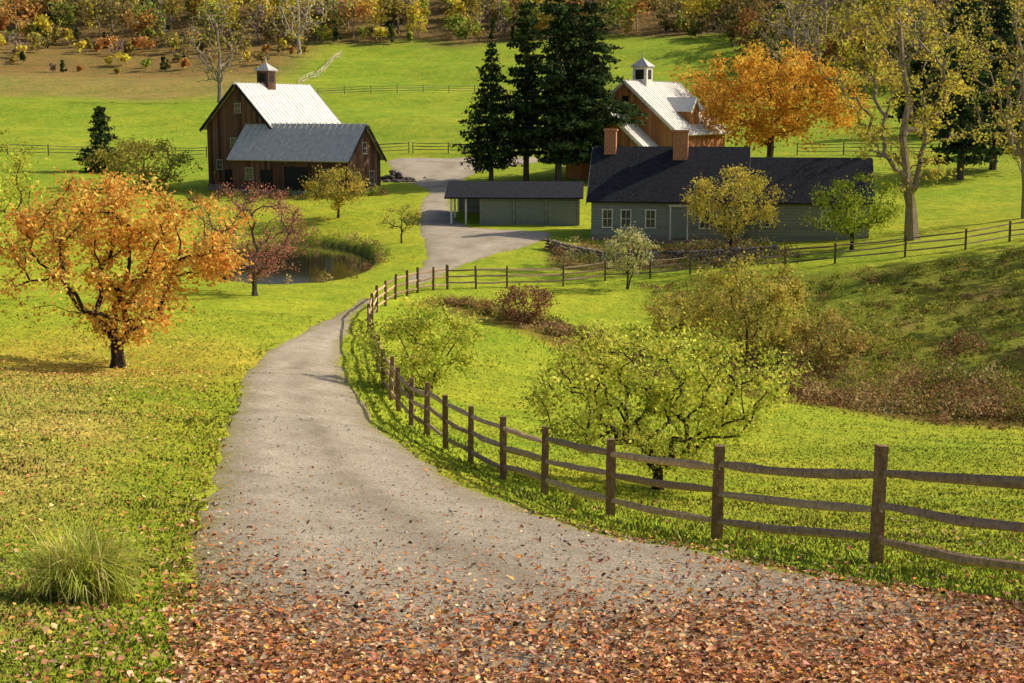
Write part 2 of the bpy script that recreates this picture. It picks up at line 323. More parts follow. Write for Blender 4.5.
x,y,fv,sd=x[keep],y[keep],fv[keep],sd[keep]
zc=zone(x,y)
g_=pdist(x,y,GULLY)
rough=(vnoise(x,y,1.3,21)>.5)*(y<30)
tuft=np.clip(vnoise(x,y,5.0,77)*1.2,0,1)
tall=1+1.1*(fv<.8)*R.uniform(0,1,len(x))+.7*rough+1.0*(g_<3)+.9*tuft*(sd>-.6)
hh=.026*(1+y/90)*R.uniform(.4,1.5,len(x))*tall;ww=.0042*(1+y/8)*R.uniform(.7,1.4,len(x))
c=zc*R.uniform(.85,1.45,(len(x),1))*(1+R.normal(size=(len(x),3))*.07)
dry=R.random(len(x))<.07;c[dry]=np.array((.62,.5,.2))*R.uniform(.6,1.2,(dry.sum(),1))
blades('grass',x,y,hh,ww,np.clip(c,.01,.9))
# ------------------------------------------------------------------ fallen leaves
def litter(name,x,y,S,p):
    m=len(x);z=H(x,y)+np.where(sdist(x,y,RS)>0.1,.042,.03)+R.uniform(0,.014,m)
    C=np.stack([x,y,z],1);az=R.uniform(0,6.283,m);tl=R.normal(size=(m,2))*.28
    ax=np.stack([np.cos(az),np.sin(az),tl[:,0]],1);bx=np.stack([-np.sin(az),np.cos(az),tl[:,1]],1)
    curl=R.uniform(-.1,.5,m)
    a=ax*S[:,None];b=bx*(S*R.uniform(.5,.9,m))[:,None];up=np.zeros((m,3));up[:,2]=S*curl
    V=np.stack([C-a,C+a, C-a*.35+b+up,C+a*.45+b*.75+up, C-a*.35-b+up,C+a*.45-b*.75+up],1).reshape(-1,3)
    k=np.arange(m)*6
    F=np.concatenate([np.stack([k,k+1,k+3,k+2],1),np.stack([k+1,k,k+4,k+5],1)])
    return mk(name,V,F,M_litter,col=np.repeat(pal(p,m,.32),6,0))
LP=[((.44,.19,.08),4),((.58,.33,.17),3.2),((.27,.11,.05),3),((.66,.43,.25),2),((.13,.06,.035),1.4),((.64,.27,.06),1.3)]
nL=260000
y=np.exp(R.uniform(math.log(5.2),math.log(26),nL));x=R.uniform(-.42,.42,nL)*(y+1.5)
sd=sdist(x,y,RS)
den=litter_density(x,y)+.07*np.exp(-y/14.)
den+=.4*np.exp(-np.abs(sd-.15)/.35)*np.exp(-y/14)
den=np.where(sd<-.1,.04*np.exp(-y/20)+den*.09,den)
k=R.random(nL)<den*.7;x,y=x[k],y[k]
litter('fallen_leaves',x,y,R.uniform(.010,.025,len(x))*(1+y*.02),LP)
x=np.concatenate([R.normal(-13,4,2600),R.uniform(-13,-2,4500)]);y=np.concatenate([R.normal(43,4,2600),R.uniform(8,40,4500)])
k=(sdist(x,y,RS)<0)&(x<-.2*y-.6);x,y=x[k],y[k]
o2=litter('fallen_leaves',x,y,R.uniform(.014,.026,len(x))*(1+y*.02),[((.72,.42,.12),3),((.6,.27,.09),4),((.72,.5,.2),2),((.42,.18,.08),2)]);o2.location.z=.01
# ------------------------------------------------------------------ loose stones
nS=30000
y=np.exp(R.uniform(math.log(5.2),math.log(45),nS));x=R.uniform(-.42,.42,nS)*(y+1);k=sdist(x,y,RS)>.1;x,y=x[k],y[k];m_=len(x)
s=R.gamma(1.8,.0026,m_)*(1+y*.03)+.003;C=np.stack([x,y,H(x,y)+.036],1)
oc=np.array([(1,0,0),(0,1,0),(-1,0,0),(0,-1,0),(0,0,.6),(0,0,-.6)],float)
V=(C[:,None]+oc[None]*s[:,None,None]*R.uniform(.6,1.4,(m_,6,1))).reshape(-1,3)
t=np.array([(0,1,4),(1,2,4),(2,3,4),(3,0,4),(1,0,5),(2,1,5),(3,2,5),(0,3,5)])
mk('gravel',V,(np.arange(m_)[:,None,None]*6+t[None]).reshape(-1,3),M_rock,col=np.repeat(pal([((.42,.36,.28),3),((.29,.25,.2),2),((.5,.44,.35),1)],m_,.15),6,0))
# ------------------------------------------------------------------ tubes
def tube(P0,P1,r0,r1,k=5):
    P0=np.asarray(P0,float);P1=np.asarray(P1,float);m=len(P0)
    d=P1-P0;d/=np.linalg.norm(d,axis=1)[:,None]+1e-9
    ref=np.where(np.abs(d[:,2:3])>.9,np.array([[1.,0,0]]),np.array([[0,0,1.]]))
    u=np.cross(d,ref);u/=np.linalg.norm(u,axis=1)[:,None];w=np.cross(d,u)
    a=np.arange(k)*2*math.pi/k
    ring=u[:,None]*np.cos(a)[None,:,None]+w[:,None]*np.sin(a)[None,:,None]
    V=np.concatenate([P0[:,None]+ring*np.asarray(r0)[:,None,None],P1[:,None]+ring*np.asarray(r1)[:,None,None]],1).reshape(-1,3)
    i=np.arange(k);j=(i+1)%k
    F=(np.arange(m)[:,None,None]*2*k+np.stack([i,j,j+k,i+k],1)[None]).reshape(-1,4)
    return V,F
def tree(name,x,y,h,w,cb,M,nleaf,ls,palette,bark=(.06,.04,.025),tr=.15,sig=.09,lean=(0,0),leader=.55,seed=1,spread=.75,stems=1,tipr=.012,asp=.65,drop=0,wob=.28,gain=1.2):
    r=np.random.default_rng(seed);base=np.array([x,y,h1(x,y)-.1])
    cz=(cb+h)/2;ch=(h-cb)/2
    T=[];ph=r.uniform(0,6.28,6)
    while len(T)<M:
        v=r.normal(size=3);v/=np.linalg.norm(v)
        rr=r.uniform(.15,1)**(1/2.4*spread)
        az=math.atan2(v[1],v[0]);lob=1+wob*(.5*math.sin(2*az+ph[0]+2*v[2])+.5*math.sin(3*az+ph[1]-3*v[2]))
        p=np.array([v[0]*w/2*rr*lob,v[1]*w/2*rr*lob,cz+v[2]*ch*rr*(1+.12*math.sin(3*az+ph[2]))])
        if p[2]<cb*.85: continue
        f=p[2]/h;p[0]+=lean[0]*f;p[1]+=lean[1]*f
        T.append(p)
    T=np.array(T)
    nodes=[np.zeros(3)];par=[-1];pl=[0.]
    top=cb+(h-cb)*leader
    for s_ in range(stems):
        sx,sy=(r.uniform(-.25,.25,2)*w if stems>1 else (0,0))
        K=7;last=0
        for i in range(1,K+1):
            f=i/K;z=top*f
            q=np.array([lean[0]*z/h+sx*f+r.normal()*.025*h*f*.6,lean[1]*z/h+sy*f+r.normal()*.025*h*f*.6,z])
            nodes.append(q);par.append(last);pl.append(pl[last]+np.linalg.norm(q-nodes[last]));last=len(nodes)-1
    order=np.argsort(np.linalg.norm(T-np.array([0,0,cb]),axis=1))
    tips=[];minz=cb*.55
    for t in order:
        NN=np.array(nodes);PL=np.array(pl);D=np.linalg.norm(NN-T[t],axis=1)
        cost=D+.30*PL+np.where(NN[:,2]<minz,50,0)+np.where(NN[:,2]>T[t,2]+.1*h,1.5,0)
        b_=int(np.argmin(cost));p0=NN[b_];L=D[b_];last=b_
        ns=3 if L>.08*h else 2
        for i in range(1,ns+1):
            f=i/ns;q=p0+(T[t]-p0)*f
            q=q+np.array([0,0,1])*L*.10*math.sin(f*math.pi)
            if i<ns: q=q+r.normal(size=3)*L*.07
            nodes.append(q);par.append(last);pl.append(pl[last]+np.linalg.norm(q-nodes[last]));last=len(nodes)-1
        tips.append(last)
    NN=np.array(nodes);area=np.zeros(len(NN))
    for t in tips: area[t]+=1
    for i in range(len(NN)-1,0,-1): area[par[i]]+=area[i]
    area=np.maximum(area,.6);rad=tipr*area**.5
    sc=tr/rad[0];rad=np.maximum(tipr*.7,rad*(1+(sc-1)*np.clip(area/area[0],0,1)**.35))
    rad[0]*=1.5
    idx=np.arange(1,len(NN));pr=np.array(par)[1:]
    rp=np.minimum(rad[pr],rad[idx]*1.6+.01)
    rp=np.where(pr==0,rad[pr],rp)
    V,F=tube(NN[pr],NN[idx],rp,rad[idx],6 if tr>.1 else 5)
    bc=np.array(bark)*r.uniform(.8,1.2,(len(V),1))
    Vs=[V];Fs=[F];cs=[bc];mi=[np.zeros(len(F),int)]
    if nleaf>0:
        cw=r.uniform(.35,1.6,len(T));cw/=cw.sum();ci=r.choice(len(T),nleaf,p=cw)
        sg=sig*w*r.uniform(.6,1.25,len(T));C=T[ci]+r.normal(size=(nleaf,3))*sg[ci][:,None]*np.array([1,1,.75])
        k=r.random(nleaf)<.22;ni=r.integers(8,len(NN),k.sum());f=r.random((k.sum(),1))
        C[k]=NN[ni]*(1-f)+NN[np.array(par)[ni]]*f+r.normal(size=(k.sum(),3))*sig*w*.45
        if drop: C[:,2]-=np.abs(r.normal(size=nleaf))*drop
        kk=C[:,2]>cb*.6;C=C[kk];near=ci[kk]
        V2,F2=quads(C,ls*r.uniform(.6,1.35,len(C)),asp,up=.2)
        tc=pal(palette,len(T),.25);lc=pal(palette,len(C),.25);mixk=r.uniform(.2,.9,(len(C),1))
        lc=np.clip((lc*mixk+tc[near]*(1-mixk))*gain,.005,.92)
        F2=F2+len(V);Vs.append(V2);Fs.append(F2);cs.append(np.repeat(lc,4,0));mi.append(np.ones(len(F2),int))
    V=np.concatenate(Vs)+base
    return mk(name,V,np.concatenate(Fs),[M_bark,M_leaf],mi=np.concatenate(mi),col=np.concatenate(cs))
ORA=[((.68,.33,.06),4),((.68,.41,.09),4),((.55,.20,.05),2.5),((.60,.48,.13),2),((.34,.31,.06),1.5)]
YG=[((.46,.46,.06),4),((.36,.40,.05),3),((.60,.55,.12),2),((.18,.22,.03),2)]
GRN=[((.34,.41,.04),4),((.22,.30,.03),2),((.50,.46,.06),2)]
OLI=[((.46,.40,.07),4),((.54,.44,.11),2),((.26,.26,.04),2),((.40,.26,.08),1)]
YEL=[((.62,.50,.09),4),((.54,.50,.09),3),((.6,.40,.08),2),((.36,.34,.05),1)]
RED=[((.34,.12,.09),4),((.44,.19,.14),3),((.20,.08,.06),2),((.46,.28,.16),1)]
PAL=[((.46,.46,.18),3),((.54,.5,.28),2),((.3,.32,.08),3),((.42,.34,.12),1)]
tree('maple_tree',-12.3,43.7,6.4,6.2,1.2,160,15500,.07,ORA,bark=(.035,.022,.015),tr=.2,sig=.043,seed=3,leader=.35,drop=.12,wob=.42,gain=1.22)
tree('red_maple_tree',-12.6,69.2,5.5,6.0,.9,150,6800,.052,RED,bark=(.10,.075,.065),tr=.13,sig=.045,seed=5,leader=.4,tipr=.017)
tree('young_tree',-7.4,95,2.9,2.8,.8,45,900,.06,OLI,tr=.06,sig=.07,seed=6)
tree('young_tree',-13.2,108.2,4.1,4.8,.9,70,3600,.09,[((.5,.33,.07),3),((.42,.36,.06),3),((.25,.24,.04),3)],tr=.1,sig=.06,seed=7)
tree('willow_shrub',-33.6,130.8,4.8,9,.3,90,5500,.12,OLI,tr=.15,sig=.05,seed=8,stems=3,gain=.9)
tree('apple_tree',3.05,28.9,3.6,4.9,.7,190,18000,.043,YG,bark=(.03,.022,.016),tr=.12,sig=.040,seed=11,leader=.35,tipr=.010,gain=1.32,wob=.32)
tree('willow_shrub',-2.6,43.2,3.0,3.6,.1,80,9500,.048,YG,tr=.05,sig=.055,seed=12,stems=5,tipr=.009,gain=1.35,wob=.4)
tree('autumn_shrub',10.3,61.0,4.7,5.5,.2,115,13500,.066,OLI,tr=.08,sig=.05,seed=13,stems=5,gain=1.25,wob=.4)
tree('autumn_shrub',13.5,60.0,2.6,3.6,.1,60,4200,.06,[((.40,.26,.08),3),((.34,.3,.07),3)],tr=.05,sig=.06,seed=14,stems=5)
tree('autumn_shrub',7.6,66.0,1.9,3.2,.1,50,3200,.055,OLI,tr=.05,sig=.06,seed=44,stems=5)
tree('rust_shrub',.6,64.5,1.9,2.8,.1,60,3000,.055,[((.24,.12,.06),3),((.34,.18,.08),2),((.16,.09,.05),2)],tr=.04,sig=.06,seed=15,stems=5)
tree('flowering_shrub',6.3,77.2,3.6,2.7,.7,60,3000,.06,PAL,tr=.06,sig=.07,seed=16,stems=2)
tree('crabapple_tree',14.1,91.5,5.4,6.4,1.0,110,7000,.08,YEL,tr=.12,sig=.05,seed=17,leader=.4,gain=1.1)
tree('apple_tree',20.6,86,4.7,5.6,.8,100,5200,.08,GRN,tr=.12,sig=.05,seed=18,leader=.4,gain=1.05)
tree('birch_tree',25,88.8,17.5,8.4,3.2,210,8500,.10,YEL,bark=(.27,.21,.15),tr=.34,sig=.034,seed=19,lean=(-1.8,0),leader=.85,tipr=.024,gain=1.05)
tree('birch_tree',35.1,97,17,8.5,3.2,190,5000,.10,YEL,bark=(.27,.21,.15),tr=.28,sig=.034,seed=20,lean=(-1.5,0),leader=.85,tipr=.024,gain=1.05)
tree('orange_maple_tree',25.6,142.2,11.6,15.8,1.8,190,15500,.18,[((.70,.38,.05),4),((.60,.27,.04),3),((.74,.48,.08),3),((.40,.2,.04),1.5)],tr=.35,sig=.042,seed=22,leader=.5,wob=.4,gain=1.1)
tree('ash_tree',-25.2,66.5,7.4,7,1.2,120,5500,.08,GRN+YEL[:2],tr=.18,sig=.05,seed=23,gain=1.1)
tree('bare_tree',-46.3,228.8,17,11,3,200,500,.2,OLI,bark=(.28,.21,.17),tr=.35,sig=.05,seed=24,leader=.6,tipr=.045)
tree('bare_tree',50,232,19,13,3,220,900,.2,OLI,bark=(.30,.23,.18),tr=.35,sig=.05,seed=25,leader=.6,tipr=.055)
tree('bare_tree',43,222,17,12,3,220,500,.2,OLI,bark=(.30,.23,.18),tr=.35,sig=.05,seed=28,leader=.6,tipr=.055)
tree('bare_tree',59,212,18,12,3,220,500,.2,OLI,bark=(.30,.23,.18),tr=.35,sig=.05,seed=29,leader=.6,tipr=.05)
tree('bare_tree',-44,300,16,12,3,160,600,.25,YEL,bark=(.45,.38,.3),tr=.35,sig=.05,seed=26,leader=.6,tipr=.06)
for i,(tx,ty,th) in enumerate([(42,84,15),(38,77,13),(36,69,12),(44,72,14),(33.5,63,10),(40,65,12),(34.5,79.5,12)]):
    tree('birch_tree',tx,ty,th,5.2,2.2,60,1500,.16,YEL,bark=(.3,.25,.2),tr=.26,sig=.05,seed=60+i,leader=.85,tipr=.03,gain=1.)
# ------------------------------------------------------------------ conifers
def conifer(name,x,y,h,w,seed=1,cb=1.2,irr=.2,n=9000,ls=.24,pal_=[((.05,.08,.03),4),((.085,.12,.04),2.5),((.022,.04,.018),2.5)],layers=26,pw=.75):
    r=np.random.default_rng(seed);base=np.array([x,y,h1(x,y)-.1])
    V,F=tube([(0,0,0),(0,0,h*.5)],[(0,0,h*.5),(0,0,h*.97)],[h*.018,h*.011],[h*.011,.02],7)
    Vs=[V];Fs=[F];cs=[np.tile((.10,.075,.055),(len(V),1))];mi=[np.zeros(len(F),int)]
    P0=[];P1=[];C=[]
    for l in range(layers):
        f=(l+r.uniform(-.2,.2))/layers;z=cb+(h-cb)*f
        Rr=w/2*((1-f)**pw)*(1+irr*r.normal())+.15
        if f<.08: Rr*=.7
        nb=max(4,int(7*(1-f)+4));a0=r.uniform(0,6.28)
        for b_ in range(nb):
            a=a0+b_*6.283/nb+r.normal()*.2;L=Rr*r.uniform(.6,1.2)
            e=np.array([math.cos(a)*L,math.sin(a)*L,z-L*.22*r.uniform(.3,1.4)+.1*L])
            P0.append((0,0,z));P1.append(e)
            k=max(4,int(n/(layers*7)*(L/(w/2)+.15)))
            t=r.uniform(.12,1.05,k)**.8;sp=.2*L*(1-t*.6)+.08
            q=np.array([0,0,z])*(1-t[:,None])+e*t[:,None]+r.normal(size=(k,3))*np.stack([sp,sp,np.full(k,.12)],1)*.8
            q[:,2]-=np.abs(r.normal(size=k))*.12;C.append(q)
    V1,F1=tube(P0,P1,np.full(len(P0),.05),np.full(len(P0),.015),4);F1=F1+len(V);Vs.append(V1);Fs.append(F1);cs.append(np.tile((.08,.06,.045),(len(V1),1)));mi.append(np.zeros(len(F1),int))
    C=np.concatenate(C);V2,F2=quads(C,ls*r.uniform(.5,1.3,len(C)),.45,up=.3)
    Fs.append(F2+len(V)+len(V1));Vs.append(V2);cs.append(np.repeat(pal(pal_,len(C),.25),4,0));mi.append(np.ones(len(F2),int))
    return mk(name,np.concatenate(Vs)+base,np.concatenate(Fs),[M_bark,M_needle],mi=np.concatenate(mi),col=np.concatenate(cs))
conifer('spruce_tree',-41.6,145.2,6.9,4.2,1,cb=.2,n=4500,layers=16)
conifer('spruce_tree',-1.9,130.5,12.9,5.6,2,cb=1.8,n=7500)
conifer('pine_tree',1.3,131.5,16.4,5.0,3,cb=2.4,irr=.4,n=8500,ls=.28,pw=.55)
conifer('pine_tree',4.2,129.8,18.4,5.6,4,cb=2.2,irr=.42,n=10000,ls=.28,pw=.5)
conifer('pine_tree',7.2,130.8,17.2,5.6,5,cb=2.2,irr=.42,n=9500,ls=.28,pw=.55)
conifer('pine_tree',5.4,135,18.5,6,15,cb=3,irr=.35,n=7000,ls=.3,pw=.5)
conifer('pine_tree',39,124.5,19,6.5,6,cb=2,irr=.3,n=8000,ls=.3,pw=.6)
conifer('pine_tree',44,131,20,7,7,cb=2,irr=.3,n=8000,ls=.32,pw=.6)
# ------------------------------------------------------------------ distant forest
def forest(name,spots,seed):
    r=np.random.default_rng(seed);P0=[];P1=[];r0=[];Cs=[];cl=[]
    pals=[([((.46,.36,.08),3),((.34,.29,.06),2)],3.5),([((.74,.56,.07),3),((.62,.52,.08),2)],3.2),([((.30,.24,.08),3),((.22,.18,.06),2)],3.5),([((.46,.22,.07),3),((.56,.32,.09),2)],2.5),([((.07,.10,.035),3),((.045,.065,.025),2)],2.0),([((.32,.35,.06),3),((.24,.28,.05),2)],2.5),([((.32,.25,.19),2),((.26,.19,.15),2)],2.6)]
    wt=np.array([p[1] for p in pals]);wt=wt/wt.sum()
    for (x,y,h,k) in spots:
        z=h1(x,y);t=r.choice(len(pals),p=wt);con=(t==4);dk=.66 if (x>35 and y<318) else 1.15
        P0.append((x,y,z-.3));P1.append((x+r.normal()*.4,y,z+h*.8));r0.append(.016*h)
        w=h*r.uniform(.6,.95)*(.55 if con else 1)
        nb=14;bc=r.normal(size=(nb,3));bc/=np.linalg.norm(bc,axis=1)[:,None];bc*=r.uniform(.3,1,(nb,1))
        bc=bc*np.array([w/2,w/2,h*.38])+np.array([x,y,z+h*.54])
        if con:
            f=r.uniform(0,1,nb);bc=np.stack([x+r.normal(size=nb)*w*.3*(1-f),y+r.normal(size=nb)*w*.3*(1-f),z+h*(.12+.85*f)],1)
        kk=int(k*(.5 if t==6 else 1))
        ci=r.integers(0,nb,kk);C=bc[ci]+r.normal(size=(kk,3))*w*.10
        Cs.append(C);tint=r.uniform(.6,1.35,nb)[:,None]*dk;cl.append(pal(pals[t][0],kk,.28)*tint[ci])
    V,F=tube(P0,P1,np.array(r0),np.array(r0)*.35,4);C=np.concatenate(Cs);c=np.concatenate(cl)
    V2,F2=quads(C,R.uniform(.22,.52,len(C)),.7,up=.2)
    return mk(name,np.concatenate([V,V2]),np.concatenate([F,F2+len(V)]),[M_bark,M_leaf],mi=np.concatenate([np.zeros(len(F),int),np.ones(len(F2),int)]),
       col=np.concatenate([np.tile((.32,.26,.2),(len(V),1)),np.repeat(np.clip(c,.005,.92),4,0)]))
sp=[];rr=np.random.default_rng(5)
for i in range(350):
    y=rr.uniform(316,374);x=rr.uniform(-.41,.41)*y
    sp.append((x,y,rr.uniform(6,13),480))
for i in range(220):
    y=rr.uniform(228,322);x=rr.uniform(40+(y-232)*.06,.42*y+6)
    sp.append((x,y,rr.uniform(6,13),460))
for i in range(46):
    y=rr.uniform(165,225);x=rr.uniform(.27*y+2,.42*y+8);sp.append((x,y,rr.uniform(6,12),700))
for i in range(190):
    y=rr.uniform(300,320);x=rr.uniform(-.42,.30)*y
    if -45<x<35 and y<312: continue
    sp.append((x,y,rr.uniform(2,5),150))
for i in range(34):
    sp.append((rr.uniform(-110,-42),rr.uniform(272,300),rr.uniform(1.0,3.2),90))
forest('distant_forest',sp,3)
# ------------------------------------------------------------------ brush, weeds, garden plants
def clumps(name,spots,mat=M_leaf):
    Cs=[];S=[];cl=[];r=np.random.default_rng(77)
    for (x,y,rad,hh,k,p,ls) in spots:
        z=h1(x,y);v=r.normal(size=(k,3));v/=np.linalg.norm(v,axis=1)[:,None];v*=r.uniform(.3,1.05,(k,1))**.5
        v[:,2]=np.abs(v[:,2]);C=np.array([x,y,z])+v*np.array([rad,rad,hh])+r.normal(size=(k,3))*rad*.12
        Cs.append(C);S.append(ls*r.uniform(.6,1.4,k));cl.append(pal(p,k,.25)*r.uniform(.75,1.25))
    V,F=quads(np.concatenate(Cs),np.concatenate(S),.45,up=0)
    return mk(name,V,F,mat,col=np.repeat(np.clip(np.concatenate(cl),.005,.9),4,0))
RU=[((.32,.18,.075),3),((.43,.27,.12),2),((.19,.11,.055),2)];OL=[((.24,.25,.045),3),((.35,.32,.06),2),((.14,.16,.03),2)];TAN=[((.54,.40,.19),3),((.40,.27,.12),2)]
sp=[];rr=np.random.default_rng(15)
gp=np.array(GULLY)
for i in range(420):
    t=rr.uniform(0,len(gp)-1);k=int(t);q=gp[k]+(gp[min(k+1,len(gp)-1)]-gp[k])*(t-k)
    wd=.5+.25*max(0,q[0]);x,y=q[0]+rr.normal()*.5,q[1]+rr.normal()*min(wd,2.0)*.6+.6
    s=rr.uniform(.2,.6)*(1+.03*max(0,q[0]));sp.append((x,y,s,s*rr.uniform(.7,1.2),int(70+60*s),[RU,RU,OL,TAN][rr.integers(4)],.06))
for i in range(110):
    x=rr.uniform(11,27);gy_=np.interp(x,gp[:,0],gp[:,1]);s=rr.uniform(.5,1.15);sp.append((x,gy_+rr.uniform(0,6),s,s*rr.uniform(.9,1.5),180,[RU,OL,OL,TAN,RU][rr.integers(5)],.06))
for i in range(1500):
    x=rr.uniform(7,34);gy_=np.interp(x,gp[:,0],gp[:,1]);fy_=np.interp(x,[p[0] for p in FENCE2],[p[1] for p in FENCE2])
    y=gy_+(fy_-3-gy_)*rr.uniform(0,1)**1.05;s=rr.uniform(.15,.55);sp.append((x,y,s,s*.75,int(30+60*s),[OL,OL,OL,RU,YG][rr.integers(5)],.06))
for i in range(34):
    x=rr.uniform(8,32);gy_=np.interp(x,gp[:,0],gp[:,1]);sp.append((x,gy_+rr.uniform(1,17),rr.uniform(.6,1.2),rr.uniform(.6,1.3),300,[OL,RU,OL,OLI][rr.integers(4)],.075))
clumps('bank_brush',sp)
sp=[]
for i in range(230):
    x=rr.uniform(2.5,17);y=rr.uniform(84,93.5);s=rr.uniform(.25,.7);sp.append((x,y,s,s*rr.uniform(.6,1.4),80,[RU,RU,OL,TAN,PAL][rr.integers(5)],.07))
clumps('garden_bed',sp)
sp=[]
for i in range(90):
    a=rr.uniform(0,6.283);k=rr.uniform(1.06,1.2);yy=PC[1]+PR[1]*k*math.sin(a);xx=PC[0]-.16*(yy-PC[1])+PR[0]*k*math.cos(a)
    if yy<84 and rr.random()<.7: continue
    sp.append((xx,yy,rr.uniform(.2,.5),rr.uniform(.3,.8),60,[OL,TAN,RU][rr.integers(3)],.06))
clumps('pond_reeds',sp)
sp=[]
for i in range(40):
    sp.append((-28+rr.uniform(0,17),121.8+rr.normal()*1.4,rr.uniform(.3,.8),rr.uniform(.3,1.0),110,[OL,RU,YG][rr.integers(3)],.09))
clumps('barnyard_shrubs',sp)
def tussock(name,x,y,nb,L,pl):
    r=np.random.default_rng(9);V=[];F=[];cs=[];z0=h1(x,y)
    for i in range(nb):
        a=r.uniform(0,6.283);l=L*r.uniform(.55,1.15);w=r.uniform(.004,.009);ox,oy=r.normal(size=2)*.12
        dx,dy=math.cos(a),math.sin(a);sp_=r.uniform(.25,1.0);k0=len(V);col=pal(pl,1,.25)[0]
        for s in range(5):
            t=s/4;rad=l*sp_*(t**1.5)*.75;zz=l*(t*(1.05-.55*sp_*t*t*1.3))*.8
            ww=w*(1-t*.85);cx,cy=x+ox+dx*rad,y+oy+dy*rad
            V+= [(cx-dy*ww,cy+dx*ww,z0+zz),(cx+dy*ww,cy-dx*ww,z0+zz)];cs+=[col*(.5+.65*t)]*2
        for s in range(4): F.append((k0+2*s,k0+2*s+1,k0+2*s+3,k0+2*s+2))
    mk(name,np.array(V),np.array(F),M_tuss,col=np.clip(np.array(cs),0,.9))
tussock('ornamental_grass',-3.35,10.6,1500,.85,[((.58,.56,.10),3),((.42,.46,.06),3),((.72,.64,.24),2),((.24,.28,.04),1.5)])
tussock('ornamental_grass',-5.9,14.5,300,.35,[((.6,.55,.13),3),((.45,.46,.06),3)])
# ------------------------------------------------------------------ fences
def prism(V,F,C,axis_pts,rads,k,rng,col,squash=1.0):
    k0=len(V);m=len(axis_pts);jit=rng.uniform(.8,1.2,k)
    for i,(p,rd_) in enumerate(zip(axis_pts,rads)):
        q0=axis_pts[max(i-1,0)];q1=axis_pts[min(i+1,m-1)];d=np.array(q1)-np.array(q0);d/=np.linalg.norm(d)
        ref=np.array([1.,0,0]) if abs(d[2])>.9 else np.array([0,0,1.])
        u=np.cross(d,ref);u/=np.linalg.norm(u);w=np.cross(u,d)
        for j in range(k):
            a=2*math.pi*(j+.5)/k;rr_=rd_*jit[j]*rng.uniform(.93,1.07)
            V.append(np.array(p)+u*math.cos(a)*rr_*squash+w*math.sin(a)*rr_);C.append(col*rng.uniform(.85,1.15))
    for i in range(m-1):
        for j in range(k):
            F.append((k0+i*k+j,k0+i*k+(j+1)%k,k0+(i+1)*k+(j+1)%k,k0+(i+1)*k+j))
    for e in (0,m-1):
        b_=k0+e*k
        for j in range(1,k//2):
            F.append((b_+j-1 if j>1 else b_, b_+j, b_+k-1-j, b_+k-j if j>1 else b_+k-1))
def fence(name,pts,ph=1.27,rails=(.27,.66,1.02),pr=.085,rr=.055,seed=1,pc=(.20,.12,.065),rc=(.38,.26,.16)):
    r=np.random.default_rng(seed);V=[];F=[];C=[];tops=[]
    for (x,y) in pts:
        z=h1(x,y);tx,ty=r.normal(size=2)*.018;hh=ph*r.uniform(.95,1.05);col=np.array(pc)*r.uniform(.75,1.35)
        ax=[(x,y,z-.3),(x+tx*.3,y+ty*.3,z+hh*.35),(x+tx*.7,y+ty*.7,z+hh*.7),(x+tx,y+ty,z+hh)]
        prism(V,F,C,ax,[pr*1.06,pr*1.03,pr,pr*.93],4,r,col);tops.append((x,y,z))
    for a,b in zip(tops[:-1],tops[1:]):
        a=np.array(a);b=np.array(b);d=(b-a);L=np.linalg.norm(d[:2]);u=d/L
        for h_ in rails:
            j0,j1=r.normal(size=2)*.022;sag=r.uniform(-.01,.05)*L/3.3;col=np.array(rc)*r.uniform(.6,1.45)*np.array([1,r.uniform(.92,1.05),r.uniform(.85,1.1)])
            ax=[];rd_=[];sx=r.normal()*.02
            for s in range(6):
                t=s/5;p=a-u*.07+(d+u*.14)*t;ax.append((p[0]+sx*math.sin(t*3.14)+r.normal()*.006,p[1],p[2]+h_+j0*(1-t)+j1*t-sag*math.sin(t*3.14)+r.normal()*.006))
                rd_.append(rr*(.62 if s in(0,5) else 1)*r.uniform(.9,1.12))
            prism(V,F,C,ax,rd_,6,r,col,.72)
    return mk(name,np.array(V),np.array(F),M_fence,col=np.array(C))
fence('wooden_fence',FENCE1,seed=2)
fence('wooden_fence',FENCE2,ph=1.2,rails=(.35,.7,1.02),seed=3,pr=.07,rr=.045,pc=(.15,.10,.065),rc=(.22,.16,.11))
def line(p,q,s=4):
    p=np.array(p);q=np.array(q);k=max(1,int(np.linalg.norm(q-p)/s));return [tuple(p+(q-p)*i/k) for i in range(k+1)]
for i,(p,q,c) in enumerate([((-75,160),(-36,169),.16),((-36,169),(-12,167),.16),((-11.5,166.5),(-3,160),.12),((30,151),(62,141),.14),((-36,243),(-35,298),.5),((-40,233),(-2,241),.2),((8,238),(46,243),.2)]):
    fence('pasture_fence',line(p,q,4.2),ph=1.3,rails=(.4,.8,1.15),seed=10+i,pr=.07,rr=.04,pc=(c,c*.85,c*.7),rc=(c*1.2,c,c*.85))
